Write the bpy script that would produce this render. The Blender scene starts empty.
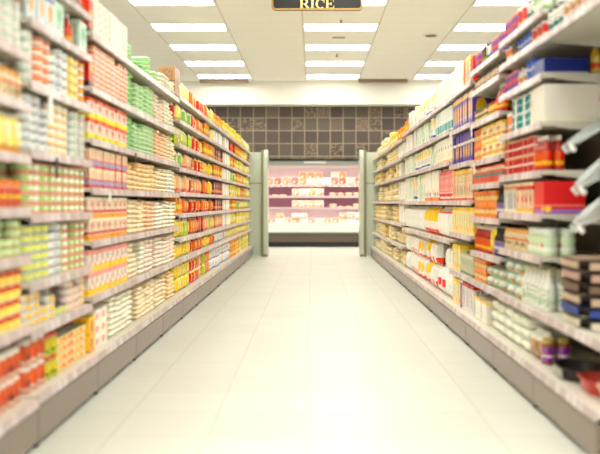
import bpy, bmesh, math, random
from mathutils import Vector, Matrix
R = random.Random(7)
C = bpy.context.scene.collection
PI = math.pi
CH, F = 1.09, 835.0            # camera height, focal length in pixels
XL, XR = 1.255, 1.21           # shelf fronts either side of the aisle
# ---------------------------------------------------------------- materials
def lin(c):
    f = lambda v: v/12.92 if v <= .04045 else ((v+.055)/1.055)**2.4
    return tuple(f(v/255) for v in c) + (1,)
class NT:
    def __init__(s, name, rough=.5, metal=0):
        s.m = bpy.data.materials.new(name); s.m.use_nodes = True
        s.t = s.m.node_tree; s.b = s.t.nodes['Principled BSDF']
        s.b.inputs['Roughness'].default_value = rough; s.b.inputs['Metallic'].default_value = metal
    def n(s, typ, **k):
        nd = s.t.nodes.new(typ)
        for a, v in k.items(): setattr(nd, a, v)
        return nd
    def put(s, sock, v):
        if isinstance(v, bpy.types.NodeSocket): s.t.links.new(v, sock)
        else: sock.default_value = v
    def ma(s, op, a, b=0., c=0.):
        nd = s.n('ShaderNodeMath', operation=op)
        for i, v in enumerate((a, b, c)): s.put(nd.inputs[i], v)
        return nd.outputs[0]
    def mix(s, f, a, b):
        nd = s.n('ShaderNodeMix', data_type='RGBA')
        s.put(nd.inputs[0], f); s.put(nd.inputs[6], a); s.put(nd.inputs[7], b)
        return nd.outputs[2]
    def xyz(s, out='Object'):
        tc = s.n('ShaderNodeTexCoord'); sp = s.n('ShaderNodeSeparateXYZ')
        s.t.links.new(tc.outputs[out], sp.inputs[0])
        return tc.outputs[out], sp.outputs[0], sp.outputs[1], sp.outputs[2]
    def noise(s, vec, sc, det=2):
        nd = s.n('ShaderNodeTexNoise'); nd.inputs['Scale'].default_value = sc; nd.inputs['Detail'].default_value = det
        if vec is not None: s.t.links.new(vec, nd.inputs['Vector'])
        return nd.outputs['Fac']
    def white(s, a, b):
        cb = s.n('ShaderNodeCombineXYZ'); s.put(cb.inputs[0], a); s.put(cb.inputs[1], b)
        w = s.n('ShaderNodeTexWhiteNoise', noise_dimensions='2D'); s.t.links.new(cb.outputs[0], w.inputs['Vector'])
        return w.outputs['Value']
    def band(s, v, a, b):
        return s.ma('MULTIPLY', s.ma('GREATER_THAN', v, a), s.ma('LESS_THAN', v, b))
    def col(s, c): s.put(s.b.inputs['Base Color'], c); return s.m
def plain(name, c, rough=.5, metal=0, coat=0):
    t = NT(name, rough, metal)
    ob, x, y, z = t.xyz()
    f = t.noise(ob, 9)
    k = lin(c); d = tuple(v*.93 for v in k[:3])+(1,)
    t.b.inputs['Coat Weight'].default_value = coat
    return t.col(t.mix(f, d, k))
def glow(name, c, s):
    t = NT(name); t.b.inputs['Base Color'].default_value = lin(c)
    t.b.inputs['Emission Color'].default_value = lin(c); t.b.inputs['Emission Strength'].default_value = s
    return t.m
def ink(c):
    """packaging inks: a little deeper and richer than the noted colour"""
    k = lin(c); g = sum(k[:3])/3
    return tuple(max(0., (g+(v-g)*1.38)*.98) for v in k[:3])+(1,)
def label_mat(name, base, bands=(), blobs=(), text=(), rough=.4):
    """printed packaging in UV space: bands (v0,v1,col), blobs (u,v,ru,rv,col), text (v0,v1,col)"""
    t = NT(name, rough)
    ob, u, v, _ = t.xyz('UV')
    c = ink(base)
    for a, b, k in bands: c = t.mix(t.band(v, a, b), c, ink(k))
    for bu, bv, ru, rv, k in blobs:
        du = t.ma('DIVIDE', t.ma('SUBTRACT', u, bu), ru); dv = t.ma('DIVIDE', t.ma('SUBTRACT', v, bv), rv)
        d = t.ma('ADD', t.ma('MULTIPLY', du, du), t.ma('MULTIPLY', dv, dv))
        c = t.mix(t.ma('LESS_THAN', d, 1.), c, ink(k))
    if text is None: text = ()
    elif not text:
        k0 = (blobs[0][4] if blobs else (bands[0][2] if bands else base))
        text = [(.12, .88, tuple(int(v*.62) for v in k0))]
    for a, b, k in text:
        mp = t.n('ShaderNodeMapping'); mp.inputs['Scale'].default_value = (9, 16, 1)
        t.t.links.new(ob, mp.inputs[0])
        w = t.noise(mp.outputs[0], 1.3, 1)
        f = t.ma('MULTIPLY', t.ma('GREATER_THAN', w, .54), t.band(v, a, b))
        f = t.ma('MULTIPLY', f, t.band(u, .12, .88))
        c = t.mix(f, c, ink(k))
    return t.col(c)
M = {}
M['metal'] = plain('tin_metal', (226, 220, 206), .35, .5)
M['shelf'] = plain('shelf_enamel', (214, 208, 192), .45)
M['back'] = plain('back_panel_enamel', (150, 140, 118), .6)
M['dark_back'] = plain('dark_back_panel', (40, 34, 28), .7)
M['steel'] = plain('upright_steel', (150, 146, 132), .4, .3)
M['plinth'] = plain('plinth_taupe', (136, 120, 106), .3, .3)
M['seam'] = plain('plinth_seam_dark', (60, 52, 44), .6)
M['black'] = plain('black_plastic', (28, 26, 24), .5)
M['white'] = plain('white_card', (240, 238, 228), .6)
M['soffit'] = plain('soffit_paint', (232, 227, 212), .8)
M['brown'] = plain('brown_grille', (140, 112, 88), .7)
M['silver'] = plain('brushed_silver', (156, 164, 158), .34, .6)
M['pan'] = plain('dark_nonstick', (46, 42, 38), .35, .2)
M['gold'] = plain('gold_frame', (168, 134, 70), .4, .4)
M['lettering'] = plain('gold_lettering', (232, 212, 140), .5)
M['signblack'] = plain('sign_black', (14, 15, 12), .5)
M['green_panel'] = plain('pale_green_panel', (200, 208, 190), .25)
M['green_post'] = plain('olive_steel_post', (138, 138, 108), .35, .3)
M['fr_white'] = plain('case_white', (240, 240, 230), .35)
M['fr_grey'] = plain('case_grey', (170, 172, 160), .35, .2)
M['fr_brown'] = plain('case_base_brown', (104, 88, 74), .5)
M['fr_in'] = plain('case_inner_mauve', (150, 98, 122), .5)
M['fr_in2'] = plain('case_inner_pink_white', (232, 206, 214), .5)
M['fr_shelf'] = plain('case_shelf_pale', (226, 200, 190), .4)
M['tube'] = glow('case_lamp', (255, 240, 228), 9)
M['lamp'] = glow('ceiling_lamp_diffuser', (255, 253, 247), 9.0)
M['wire'] = plain('chrome_wire', (180, 180, 176), .25, .9)
def rail_mat():
    t = NT('price_rail', .35)
    ob, x, y, z = t.xyz()
    k = t.ma('FLOOR', t.ma('DIVIDE', y, .085)); fr = t.ma('FRACT', t.ma('DIVIDE', y, .085))
    w = t.white(k, 3.)
    card = t.mix(w, lin((226, 220, 216)), lin((200, 176, 174)))
    on = t.ma('MULTIPLY', t.band(fr, .12, .88), t.ma('GREATER_THAN', t.white(k, 9.), .35))
    return t.col(t.mix(on, lin((186, 170, 166)), card))
M['rail'] = rail_mat()
def floor_mat():
    t = NT('floor_tiles', .38)
    ob, x, y, z = t.xyz()
    fx = t.ma('DIVIDE', t.ma('ADD', x, .041), .452); fy = t.ma('DIVIDE', t.ma('ADD', y, .17), .452)
    def line(f):
        d = t.ma('ABSOLUTE', t.ma('SUBTRACT', t.ma('FRACT', f), .5))
        return t.ma('GREATER_THAN', d, .4925)
    g = t.ma('MAXIMUM', line(fx), line(fy))
    w = t.white(t.ma('FLOOR', fx), t.ma('FLOOR', fy))
    base = t.mix(w, lin((211, 211, 198)), lin((218, 219, 207)))
    base = t.mix(t.ma('MULTIPLY', t.noise(ob, 3, 5), .5), base, lin((202, 205, 194)))
    t.b.inputs['IOR'].default_value = 1.45
    return t.col(t.mix(t.ma('MULTIPLY', g, .42), base, lin((150, 148, 132))))
def ceil_mat():
    t = NT('ceiling_tiles', .9)
    ob, x, y, z = t.xyz()
    fx = t.ma('DIVIDE', t.ma('ADD', x, .168), 1.255); fy = t.ma('DIVIDE', t.ma('ADD', y, .2), .6)
    lx = t.ma('GREATER_THAN', t.ma('ABSOLUTE', t.ma('SUBTRACT', t.ma('FRACT', fx), .5)), .49)
    ly = t.ma('GREATER_THAN', t.ma('ABSOLUTE', t.ma('SUBTRACT', t.ma('FRACT', fy), .5)), .487)
    g = t.ma('MAXIMUM', lx, t.ma('MULTIPLY', ly, .55))
    base = t.mix(t.noise(ob, 60, 3), lin((244, 239, 226)), lin((250, 246, 234)))
    return t.col(t.mix(t.ma('MULTIPLY', g, .45), base, lin((180, 168, 144))))
def slate_mat():
    t = NT('slate_wall_tiles', .55)
    ob, x, y, z = t.xyz()
    fx = t.ma('DIVIDE', t.ma('ADD', x, .206), .315); fz = t.ma('DIVIDE', t.ma('SUBTRACT', z, 3.18), .315)
    ln = lambda f: t.ma('GREATER_THAN', t.ma('ABSOLUTE', t.ma('SUBTRACT', t.ma('FRACT', f), .5)), .47)
    g = t.ma('MAXIMUM', ln(fx), ln(fz))
    kx, kz = t.ma('FLOOR', fx), t.ma('FLOOR', fz)
    w = t.white(kx, kz)
    cr = t.n('ShaderNodeValToRGB'); t.t.links.new(w, cr.inputs[0])
    e = cr.color_ramp.elements
    e[0].color = lin((62, 50, 42)); e[1].color = lin((110, 92, 76))
    for p, c in ((.35, (72, 60, 50)), (.6, (86, 76, 62)), (.8, (80, 66, 58))):
        q = e.new(p); q.color = lin(c)
    pat = t.ma('GREATER_THAN', t.noise(ob, 14, 3), .52)
    sel = t.ma('GREATER_THAN', t.white(kx, t.ma('ADD', kz, 40.)), .72)
    base = t.mix(t.ma('MULTIPLY', t.ma('MULTIPLY', pat, sel), .7), cr.outputs[0], lin((150, 126, 100)))
    base = t.mix(t.ma('MULTIPLY', t.noise(ob, 6, 4), .5), base, lin((94, 78, 64)))
    return t.col(t.mix(g, base, lin((160, 142, 116))))
M['floor'], M['ceil'], M['slate'] = floor_mat(), ceil_mat(), slate_mat()
# ---------------------------------------------------------------- mesh helpers
def box(bm, x0, x1, y0, y1, z0, z1, mi=0, bev=0.):
    vs = [bm.verts.new((x, y, z)) for x in (x0, x1) for y in (y0, y1) for z in (z0, z1)]
    fs = []
    for q in ((0, 1, 3, 2), (4, 6, 7, 5), (0, 4, 5, 1), (2, 3, 7, 6), (0, 2, 6, 4), (1, 5, 7, 3)):
        f = bm.faces.new([vs[i] for i in q]); f.material_index = mi; fs.append(f)
    if bev:
        es = {e for f in fs for e in f.edges}
        bmesh.ops.bevel(bm, geom=list(es), offset=bev, segments=2, profile=.7, affect='EDGES')
def cyl(bm, p, q, r, seg=10, mi=0, r2=None):
    p, q = Vector(p), Vector(q); d = q-p
    m = Matrix.Translation((p+q)/2) @ d.to_track_quat('Z', 'Y').to_matrix().to_4x4()
    res = bmesh.ops.create_cone(bm, cap_ends=True, segments=seg, radius1=r, radius2=r if r2 is None else r2, depth=d.length, matrix=m)
    for f in {f for v in res['verts'] for f in v.link_faces}: f.material_index = mi
def prism(bm, pts, f3, depth, mi=0):
    """extrude polygon pts; f3(a,b,t) -> xyz"""
    a = [bm.verts.new(f3(x, y, 0)) for x, y in pts]; b = [bm.verts.new(f3(x, y, depth)) for x, y in pts]
    n = len(pts)
    fs = [bm.faces.new(a), bm.faces.new(b[::-1])]
    for i in range(n): fs.append(bm.faces.new((a[i], b[i], b[(i+1) % n], a[(i+1) % n])))
    for f in fs: f.material_index = mi
def link(name, me, parent=None):
    o = bpy.data.objects.new(name, me); C.objects.link(o)
    if parent is not None: o.parent = parent
    return o
def mesh(name, bm, mats, smooth=False):
    bmesh.ops.recalc_face_normals(bm, faces=bm.faces)
    me = bpy.data.meshes.new(name); bm.to_mesh(me); bm.free()
    for m in (mats if isinstance(mats, (list, tuple)) else [mats]): me.materials.append(m)
    if smooth:
        me.shade_smooth(); me.set_sharp_from_angle(angle=math.radians(38))
    return me
def obj(name, bm, mats, parent=None, smooth=False, label=None):
    o = link(name, mesh(name, bm, mats, smooth), parent)
    if label: o['label'] = label
    return o
def tag(o, label, cat, group=None, kind=None):
    o['label'] = label; o['category'] = cat
    if group: o['group'] = group
    if kind: o['kind'] = kind
    return o
def empty(name, loc, label, cat, group=None, rz=0):
    o = bpy.data.objects.new(name, None); C.objects.link(o); o.location = loc; o.rotation_euler.z = rz
    o.empty_display_size = .05
    return tag(o, label, cat, group)
def struct(name, bm, m):
    o = obj(name, bm, m); o['kind'] = 'structure'; return o
ORD = ['zeroth', 'first', 'second', 'third', 'fourth', 'fifth', 'sixth', 'seventh', 'eighth', 'ninth', 'tenth', 'eleventh',
       'twelfth', 'thirteenth', 'fourteenth', 'fifteenth', 'sixteenth', 'seventeenth', 'eighteenth', 'nineteenth', 'twentieth']
def nth(n):
    return ORD[n] if n < len(ORD) else '%d%s' % (n, {1: 'st', 2: 'nd', 3: 'rd'}.get(n % 10, 'th'))
# ---------------------------------------------------------------- packaging shapes (front faces +X, width along Y, base at z=0)
def uv_box(bm, w, d, h, bev=.004, mi=0):
    box(bm, -d/2, d/2, -w/2, w/2, 0, h, mi, bev)
def set_uv(bm, fn):
    L = bm.loops.layers.uv.verify()
    for f in bm.faces:
        n = f.normal
        for l in f.loops: l[L].uv = fn(l.vert.co, n)
def face_uv(w, d, h):
    def fn(p, n):
        if abs(n.y) > .75: return (p.x/d+.5, p.z/h)
        if abs(n.z) > .75: return (p.y/w+.5, min(.97, .5+p.x/d*.9))
        return ((p.y/w+.5) if n.x >= 0 else (.5-p.y/w), p.z/h)
    return fn
def lathe(bm, prof, seg, mis):
    L = bm.loops.layers.uv.verify(); zmax = prof[-1][1]
    rows = []
    for r, z in prof:
        rows.append([bm.verts.new((r*math.cos(2*PI*i/seg), r*math.sin(2*PI*i/seg), z)) for i in range(seg)])
    for k in range(len(rows)-1):
        for i in range(seg):
            j = (i+1) % seg
            f = bm.faces.new((rows[k][i], rows[k][j], rows[k+1][j], rows[k+1][i])); f.material_index = mis[k]
            for l, (a, z) in zip(f.loops, ((i, prof[k][1]), (i+1, prof[k][1]), (i+1, prof[k+1][1]), (i, prof[k+1][1]))):
                u = (a/seg*2+.5); u = u-math.floor(i/seg*2+.5); l[L].uv = (u, z/zmax)
    bm.faces.new(rows[0][::-1]).material_index = mis[0]
    bm.faces.new(rows[-1]).material_index = mis[-1]
def pillow(bm, w, d, h, flat, top=True, seam=.012):
    """soft bag. flat=True lies down (seals on +-X ends); otherwise stands with seals top and bottom"""
    L = bm.loops.layers.uv.verify()
    nu, nv = 8, 8
    W, H, T = (w, d, h) if flat else (w, h, d)
    def pt(i, j, s):
        a, b = i/nu*2-1, j/nv*2-1
        if flat: a, b = math.sin(a*PI/2), math.sin(b*PI/2)
        ea = max(0., 1-abs(a)**(5.5 if flat else 3.4))**.5; eb = max(0., 1-abs(b)**(7 if flat else 3.2))**.5
        t = T/2*ea*eb*s
        wr = .012*math.sin(a*9+b*4)*T if abs(a) < .9 else 0
        pinch = 1-.05*(1-eb)
        return (a*W/2*pinch, b*H/2, t+wr*ea*eb)
    for s in (1, -1):
        g = []
        for i in range(nu+1):
            row = []
            for j in range(nv+1):
                x, y, t = pt(i, j, s)
                row.append(bm.verts.new((y, x, t+T/2) if flat else (t, x, y+H/2)))
            g.append(row)
        for i in range(nu):
            for j in range(nv):
                f = bm.faces.new((g[i][j], g[i+1][j], g[i+1][j+1], g[i][j+1]))
                for l, (a, b) in zip(f.loops, ((i, j), (i+1, j), (i+1, j+1), (i, j+1))):
                    if flat: l[L].uv = (a/nu, l.vert.co.z/T)
                    else: l[L].uv = (a/nu, b/nv)
    bmesh.ops.remove_doubles(bm, verts=bm.verts, dist=1e-5)
def make_body(shape, w, d, h, seg=14):
    """returns (body bmesh, lid bmesh or None); material slot 0 = label, 1 = lid / metal, 2 = contents"""
    bm = bmesh.new(); lid = None
    if shape == 'tin':
        r = w/2*.985
        lathe(bm, [(r*.9, 0), (r, .002), (r, .003), (r*.975, .004), (r*.975, h-.004), (r, h-.003)], seg, [1, 1, 1, 0, 1])
        lid = bmesh.new(); lathe(lid, [(r, h-.003), (r, h-.001), (r*.93, h-.001), (r*.9, h-.004)], seg, [1, 1, 1])
    elif shape == 'jar':
        r = w/2*.98
        lathe(bm, [(r*.88, 0), (r, h*.04), (r, h*.1), (r, h*.68), (r*.98, h*.74), (r*.8, h*.82)], seg, [2, 2, 0, 2, 2])
        lid = bmesh.new(); lathe(lid, [(r*.84, h*.81), (r*.88, h*.83), (r*.88, h*.985), (r*.8, h)], seg, [1, 1, 1])
    elif shape == 'bottle':
        r = w/2*.98
        lathe(bm, [(r*.85, 0), (r, h*.03), (r, h*.1), (r, h*.55), (r*.92, h*.64), (r*.5, h*.76), (r*.36, h*.88)], seg, [2, 2, 0, 2, 2, 2])
        lid = bmesh.new(); lathe(lid, [(r*.4, h*.87), (r*.42, h*.885), (r*.42, h*.985), (r*.36, h)], seg, [1, 1, 1])
    elif shape == 'tub':
        r = w/2*.97
        lathe(bm, [(r*.86, 0), (r*.88, h*.02), (r*.97, h*.86)], seg, [0, 0])
        lid = bmesh.new(); lathe(lid, [(r, h*.85), (r*1.01, h*.86), (r*1.01, h*.97), (r*.92, h)], seg, [1, 1, 1])
    elif shape == 'carton':
        uv_box(bm, w, d, h); bm.normal_update(); set_uv(bm, face_uv(w, d, h))
        lid = bmesh.new()                              # the tucked top flap
        box(lid, -d/2+.004, d/2-.004, -w*.42, w*.42, h-.0005, h+.0012, 0)
        lid.normal_update(); set_uv(lid, face_uv(w, d, h))
    elif shape == 'bag': pillow(bm, w, d, h, True)
    elif shape == 'pouch':
        pillow(bm, w, d, h, False)
        lid = bmesh.new(); box(lid, -.0016, .0016, -w*.46, w*.46, h-.004, h+.010, 1)
        lid.normal_update(); set_uv(lid, face_uv(w, d, h))
    return bm, lid
LIDNAME = {'tin': 'lid', 'jar': 'lid', 'bottle': 'cap', 'tub': 'lid', 'carton': 'top_flap', 'pouch': 'top_seal'}
KIND = {'tin': ('food_tin', 'tin'), 'jar': ('glass_jar', 'jar'), 'bottle': ('sauce_bottle', 'bottle'), 'tub': ('plastic_tub', 'tub'),
        'carton': ('food_carton', 'carton'), 'bag': ('rice_bag', 'bag'), 'pouch': ('food_pouch', 'packet')}
LOOK = {}
def look(key, shape, dims, desc, base, bands=(), blobs=(), text=(), lid=(226, 222, 210), fill=None, mat=None):
    if shape in ('bag', 'tin') or key in ('c_big', 'c_red', 'c_nav') or key[:3] == 'p_b' or key in ('c_wn', 'c_wp', 'c_wv', 'c_wl', 'c_ww', 'c_wr', 'c_cr', 'c_yf', 'p_rs', 'j_gr'): text = text or None
    m = label_mat('print_'+desc.replace(' ', '_').replace('-', '_'), base, bands, blobs, text, .35 if shape != 'bag' else .45)
    if shape == 'tin': l = M['metal']
    else: l = plain('lid_'+key, lid, .4)
    f = plain('contents_'+key, fill, .15) if fill else m
    LOOK[key] = dict(shape=shape, dims=dims, desc=desc, mats=[m, l, f])
W_, CR, PE = (246, 244, 236), (240, 228, 196), (240, 206, 176)
RED, ORG, YEL, BLU, GRN, LIM = (204, 34, 28), (232, 118, 38), (246, 206, 40), (52, 70, 150), (92, 162, 84), (176, 206, 76)
PNK, PUR, TEA, BRN, BLK, NAV = (224, 120, 132), (92, 62, 150), (36, 130, 130), (120, 76, 44), (30, 26, 24), (24, 38, 96)
t_ = (.098, .098, .042)                                        # short tin
# tins
look('t_og', 'tin', t_, 'green tin with orange rims', (170, 200, 142), [(0, .24, ORG), (.86, 1, ORG)], [(.5, .55, .2, .25, W_)])
look('t_gw', 'tin', t_, 'green and cream vegetable tin', (150, 190, 120), [(0, .2, (222, 150, 90)), (.4, .75, (228, 232, 200))])
look('t_wb', 'tin', t_, 'white tin with blue rim', W_, [(0, .26, (70, 80, 130))], [(.5, .6, .22, .2, (190, 204, 206))])
look('t_wo', 'tin', t_, 'white tin with orange rim', (244, 238, 222), [(0, .22, (236, 160, 60)), (.3, .5, (238, 214, 150))])
look('t_yb', 'tin', t_, 'yellow tin with dark rim', (238, 206, 110), [(0, .16, (80, 56, 30))], [(.5, .55, .2, .2, (250, 240, 200))])
look('t_yr', 'tin', (.085, .085, .062), 'yellow tin with red-brown band', (246, 200, 84), [(.62, .95, (190, 76, 40)), (.1, .3, (250, 220, 130))], [(.5, .45, .2, .18, (250, 226, 150))])
look('t_r', 'tin', t_, 'red and white tin', (206, 50, 40), [(.1, .4, W_)], [(.5, .7, .2, .15, YEL)])
look('t_or', 'tin', t_, 'orange and white tin', (228, 132, 70), [(.3, .6, W_)])
look('t_wg', 'tin', t_, 'white tin with grey-green print', (228, 234, 226), [(.1, .3, (170, 196, 178))], text=[(.4, .8, (190, 110, 90))])
look('t_cr', 'tin', (.07, .07, .045), 'cream tin with small red mark', (246, 226, 160), [(0, .2, (216, 130, 90))], [(.5, .62, .16, .2, (206, 70, 60))])
look('t_teal', 'tin', (.1, .1, .1), 'teal checked tin', (30, 128, 128), [(.48, .54, W_), (.92, 1, W_), (0, .07, W_)], [(.2, .3, .03, .9, W_), (.8, .3, .05, .9, W_)])
look('t_red', 'tin', (.085, .085, .085), 'dark red tin with white lines', (170, 40, 38), [(.45, .54, W_), (.9, 1, (220, 150, 120))], [(.1, .5, .05, .9, W_), (.6, .5, .03, .9, (230, 180, 160))])
look('t_pl', 'tin', t_, 'pale tin with pink rim', (240, 232, 222), [(0, .25, (214, 120, 150))], [(.5, .6, .2, .2, YEL)])
look('t_by', 'tin', t_, 'white tin with yellow picture', (240, 240, 228), [(0, .18, (70, 90, 130))], [(.5, .55, .24, .3, (246, 200, 60))])
look('t_gy', 'tin', t_, 'pale green tin with yellow band', (206, 220, 170), [(0, .2, (80, 90, 130)), (.5, .8, (232, 220, 120))])
look('t_sp', 'jar', (.05, .05, .095), 'small cream spice jar', (232, 220, 190), [(.3, .4, (150, 60, 40))], lid=(60, 44, 34), fill=(200, 160, 110))
# jars, bottles, tubs
look('j_or', 'jar', (.078, .078, .12), 'orange sauce jar with white lid', (226, 112, 52), [(.12, .26, (240, 228, 206))], [(.5, .45, .2, .14, (120, 50, 40))], lid=(240, 234, 220), fill=(214, 100, 34))
look('j_yg', 'jar', (.07, .07, .11), 'yellow-green pickle jar', (244, 220, 90), [(.2, .4, (120, 160, 60))], lid=(220, 80, 50), fill=(190, 180, 70))
look('j_mg', 'jar', (.08, .08, .12), 'jam jar with magenta label', (196, 60, 96), [(.4, .55, YEL)], lid=(232, 140, 60), fill=(220, 120, 60))
look('j_be', 'jar', (.075, .075, .13), 'beige jar with orange top band', (236, 218, 186), [(.6, .7, ORG)], [(.5, .4, .2, .12, (160, 140, 100))], lid=(232, 170, 90), fill=(228, 206, 160))
look('j_gr', 'jar', (.09, .09, .15), 'large jar with pale green label', (206, 222, 190), [(.25, .4, (238, 240, 228))], [(.4, .5, .2, .12, (196, 90, 90))], lid=(228, 236, 224), fill=(206, 214, 180))
look('j_rg', 'jar', (.06, .06, .1), 'jar of red sauce', (240, 214, 170), [(.4, .6, (70, 120, 60))], lid=(60, 120, 60), fill=(190, 40, 30))
look('j_ye', 'jar', (.065, .065, .1), 'jar of mustard yellow sauce', (246, 226, 150), [(.3, .45, RED)], lid=(190, 40, 34), fill=(236, 190, 70))
look('j_pur', 'jar', (.075, .075, .14), 'brown jar with purple label', (150, 70, 150), [(.35, .45, W_)], lid=(200, 170, 90), fill=(150, 96, 40))
look('b_rd', 'bottle', (.06, .06, .19), 'red sauce bottle', (220, 70, 40), [(.2, .3, YEL)], lid=(240, 234, 220), fill=(176, 30, 22))
look('b_bk', 'bottle', (.06, .06, .19), 'dark bottle with purple label', (96, 80, 150), [(.3, .4, W_)], lid=(30, 28, 26), fill=(40, 26, 22))
look('b_wh', 'bottle', (.075, .075, .22), 'tall white plastic bottle', (236, 240, 226), [(.2, .34, (206, 220, 196))], lid=(232, 226, 190), fill=(240, 240, 226))
look('b_yl', 'bottle', (.06, .06, .17), 'yellow cooking oil bottle', (240, 220, 150), [(.2, .4, ORG)], lid=(232, 200, 120), fill=(232, 180, 60))
look('b_gn', 'bottle', (.065, .065, .17), 'grey-green cordial bottle', (176, 200, 150), [(.2, .4, W_)], lid=(90, 110, 84), fill=(120, 150, 96))
look('b_gy', 'bottle', (.075, .075, .19), 'grey-white bottle with brown label', (226, 222, 214), [(.25, .45, (190, 140, 100))], lid=(120, 110, 100), fill=(200, 206, 200))
look('u_red', 'tub', (.08, .08, .2), 'tall red canister', (214, 48, 34), [(.3, .36, (150, 20, 20)), (.62, .68, (150, 20, 20))], lid=(206, 40, 30))
look('u_bl', 'tub', (.075, .075, .13), 'bright blue tub', (30, 100, 180), [(.6, .7, W_)], lid=(24, 70, 150))
look('u_dk', 'tub', (.07, .07, .13), 'dark brown tub', (60, 46, 40), [(.3, .45, (200, 160, 90))], lid=(40, 36, 34))
look('u_or', 'tub', (.07, .07, .13), 'orange and white tub', (240, 140, 60), [(.3, .5, W_)], lid=W_)
look('u_tq', 'tub', (.07, .07, .13), 'white tub with teal band', W_, [(.1, .45, (30, 110, 100))], lid=(50, 60, 60))
look('u_vl', 'tub', (.06, .06, .12), 'violet and orange tub', (120, 96, 170), [(.5, .7, ORG)], lid=(220, 120, 120))
look('u_rb', 'tub', (.075, .075, .13), 'red tub with pale lid', (206, 40, 36), [(.2, .4, PE)], lid=(240, 230, 220))
# cartons
c_ = (.15, .12, .125)
look('c_ry', 'carton', (.12, .14, .125), 'white carton with yellow base', (246, 236, 226), [(0, .3, YEL), (.78, 1, (240, 170, 160))], [(.55, .62, .12, .2, (206, 60, 60)), (.2, .35, .12, .12, (230, 90, 60))], [(.4, .7, (150, 170, 150))])
look('c_rb', 'carton', (.13, .14, .13), 'cream carton with red band', (246, 234, 214), [(.28, .4, (206, 50, 50)), (0, .22, (240, 176, 96))], [(.3, .68, .12, .14, (210, 60, 50)), (.75, .7, .14, .12, (232, 190, 150))])
look('c_bl', 'carton', (.14, .14, .115), 'cream carton with blue-red foot', (250, 232, 206), [(0, .14, (196, 50, 44)), (.14, .4, (176, 184, 220)), (.4, .46, (216, 90, 80))], [(.95, .6, .03, .5, (220, 110, 70))])
look('c_yf', 'carton', (.14, .14, .13), 'white carton with yellow foot', (244, 236, 222), [(0, .26, (240, 222, 110)), (.8, 1, (226, 110, 70))], [(.4, .6, .16, .16, (226, 90, 60))], [(.3, .8, (226, 90, 70))])
look('c_fl', 'carton', (.11, .14, .033), 'flat orange and white carton', (248, 232, 214), [(.45, .85, (236, 150, 70))], [(.4, .4, .2, .3, (214, 60, 50))])
look('c_pk', 'carton', (.11, .14, .045), 'pale pink packet carton', (248, 236, 222), [(0, .16, (226, 206, 190))], [(.4, .5, .12, .25, (224, 130, 130))], [(.3, .8, (240, 180, 150))])
look('c_yo', 'carton', (.13, .16, .1), 'bright yellow carton with red end', (250, 206, 30), [(0, .1, (226, 130, 30))], [(.3, .5, .15, .35, (206, 50, 36))])
look('c_wr', 'carton', (.14, .15, .075), 'white carton with red marks', (248, 244, 232), [], [(.25, .5, .14, .3, (214, 56, 40)), (.6, .5, .1, .2, (240, 180, 60))])
look('c_gw', 'carton', (.15, .14, .2), 'pale green and white carton', (206, 226, 208), [(0, .2, (236, 240, 232))], [(.5, .6, .2, .2, (120, 180, 140))])
look('c_wo', 'carton', (.11, .12, .24), 'tall white packet with orange picture', (220, 230, 232), [(.8, .92, (100, 130, 170))], [(.5, .5, .28, .24, (238, 176, 90))])
look('c_cb', 'carton', (.26, .3, .22), 'brown speckled cardboard case', (170, 136, 104), [(.45, .5, (120, 90, 64))], [], [(.1, .9, (110, 84, 64))])
look('c_rd', 'carton', (.1, .14, .19), 'red and black carton', (206, 44, 36), [(0, .2, (60, 20, 20))], [(.5, .6, .25, .15, YEL)])
look('c_pu', 'carton', (.105, .14, .2), 'purple carton with yellow panel', (110, 84, 160), [(.82, .95, (240, 200, 120))], [(.5, .45, .3, .28, (250, 206, 90))], [(.1, .3, W_)])
look('c_dp', 'carton', (.105, .14, .24), 'deep violet carton with yellow panel', (72, 54, 150), [(.6, .7, W_)], [(.5, .38, .28, .2, (244, 200, 80))])
look('c_wk', 'carton', (.1, .14, .22), 'white carton with orange edge', (248, 234, 206), [(0, .08, RED), (.8, 1, (246, 214, 140))], [(.5, .35, .14, .16, (60, 50, 46)), (.95, .5, .05, .5, (240, 150, 60))])
look('c_cr', 'carton', (.1, .14, .22), 'cream carton with yellow top', (244, 230, 180), [(.85, 1, (250, 214, 70))], [(.5, .5, .1, .3, (120, 140, 120)), (.8, .2, .2, .12, (240, 190, 60))])
look('c_gb', 'carton', (.07, .12, .16), 'slim grey-green carton', (214, 214, 184), [(0, .15, (120, 120, 90))], [(.5, .6, .2, .2, (100, 120, 100))])
look('c_yw', 'carton', (.2, .16, .13), 'yellow and white box', (250, 240, 200), [(.2, .36, (240, 180, 40)), (.85, 1, (246, 206, 80))], [(.5, .6, .3, .08, (230, 120, 50))])
look('c_os', 'carton', (.09, .12, .1), 'small orange carton', (240, 150, 60), [(.3, .6, (246, 222, 160))], [(.5, .7, .2, .12, (190, 50, 40))])
look('c_ot', 'carton', (.1, .12, .1), 'orange-red carton with teal band', (226, 90, 60), [(.4, .55, (60, 140, 130)), (.7, .9, (246, 220, 190))])
look('c_wt', 'carton', (.14, .14, .24), 'white carton with teal foot', (240, 244, 234), [(.1, .4, (60, 160, 156))], [], [(.1, .4, W_)])
look('c_wn', 'carton', (.13, .14, .23), 'white carton with navy print', (248, 246, 232), [(0, .1, (240, 200, 140))], [(.5, .62, .12, .08, NAV)], [(.2, .45, (236, 190, 80))])
look('c_wy', 'carton', (.15, .14, .22), 'white packet with yellow patch', (248, 246, 230), [(.1, .2, (90, 110, 180))], [(.5, .75, .38, .16, (250, 216, 30))], [(.3, .5, (120, 140, 190))])
look('c_wv', 'carton', (.12, .14, .23), 'white packet with blue stripes', (246, 244, 232), [], [(.3, .5, .04, .3, (80, 90, 140)), (.65, .5, .04, .3, (80, 90, 140))])
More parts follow.
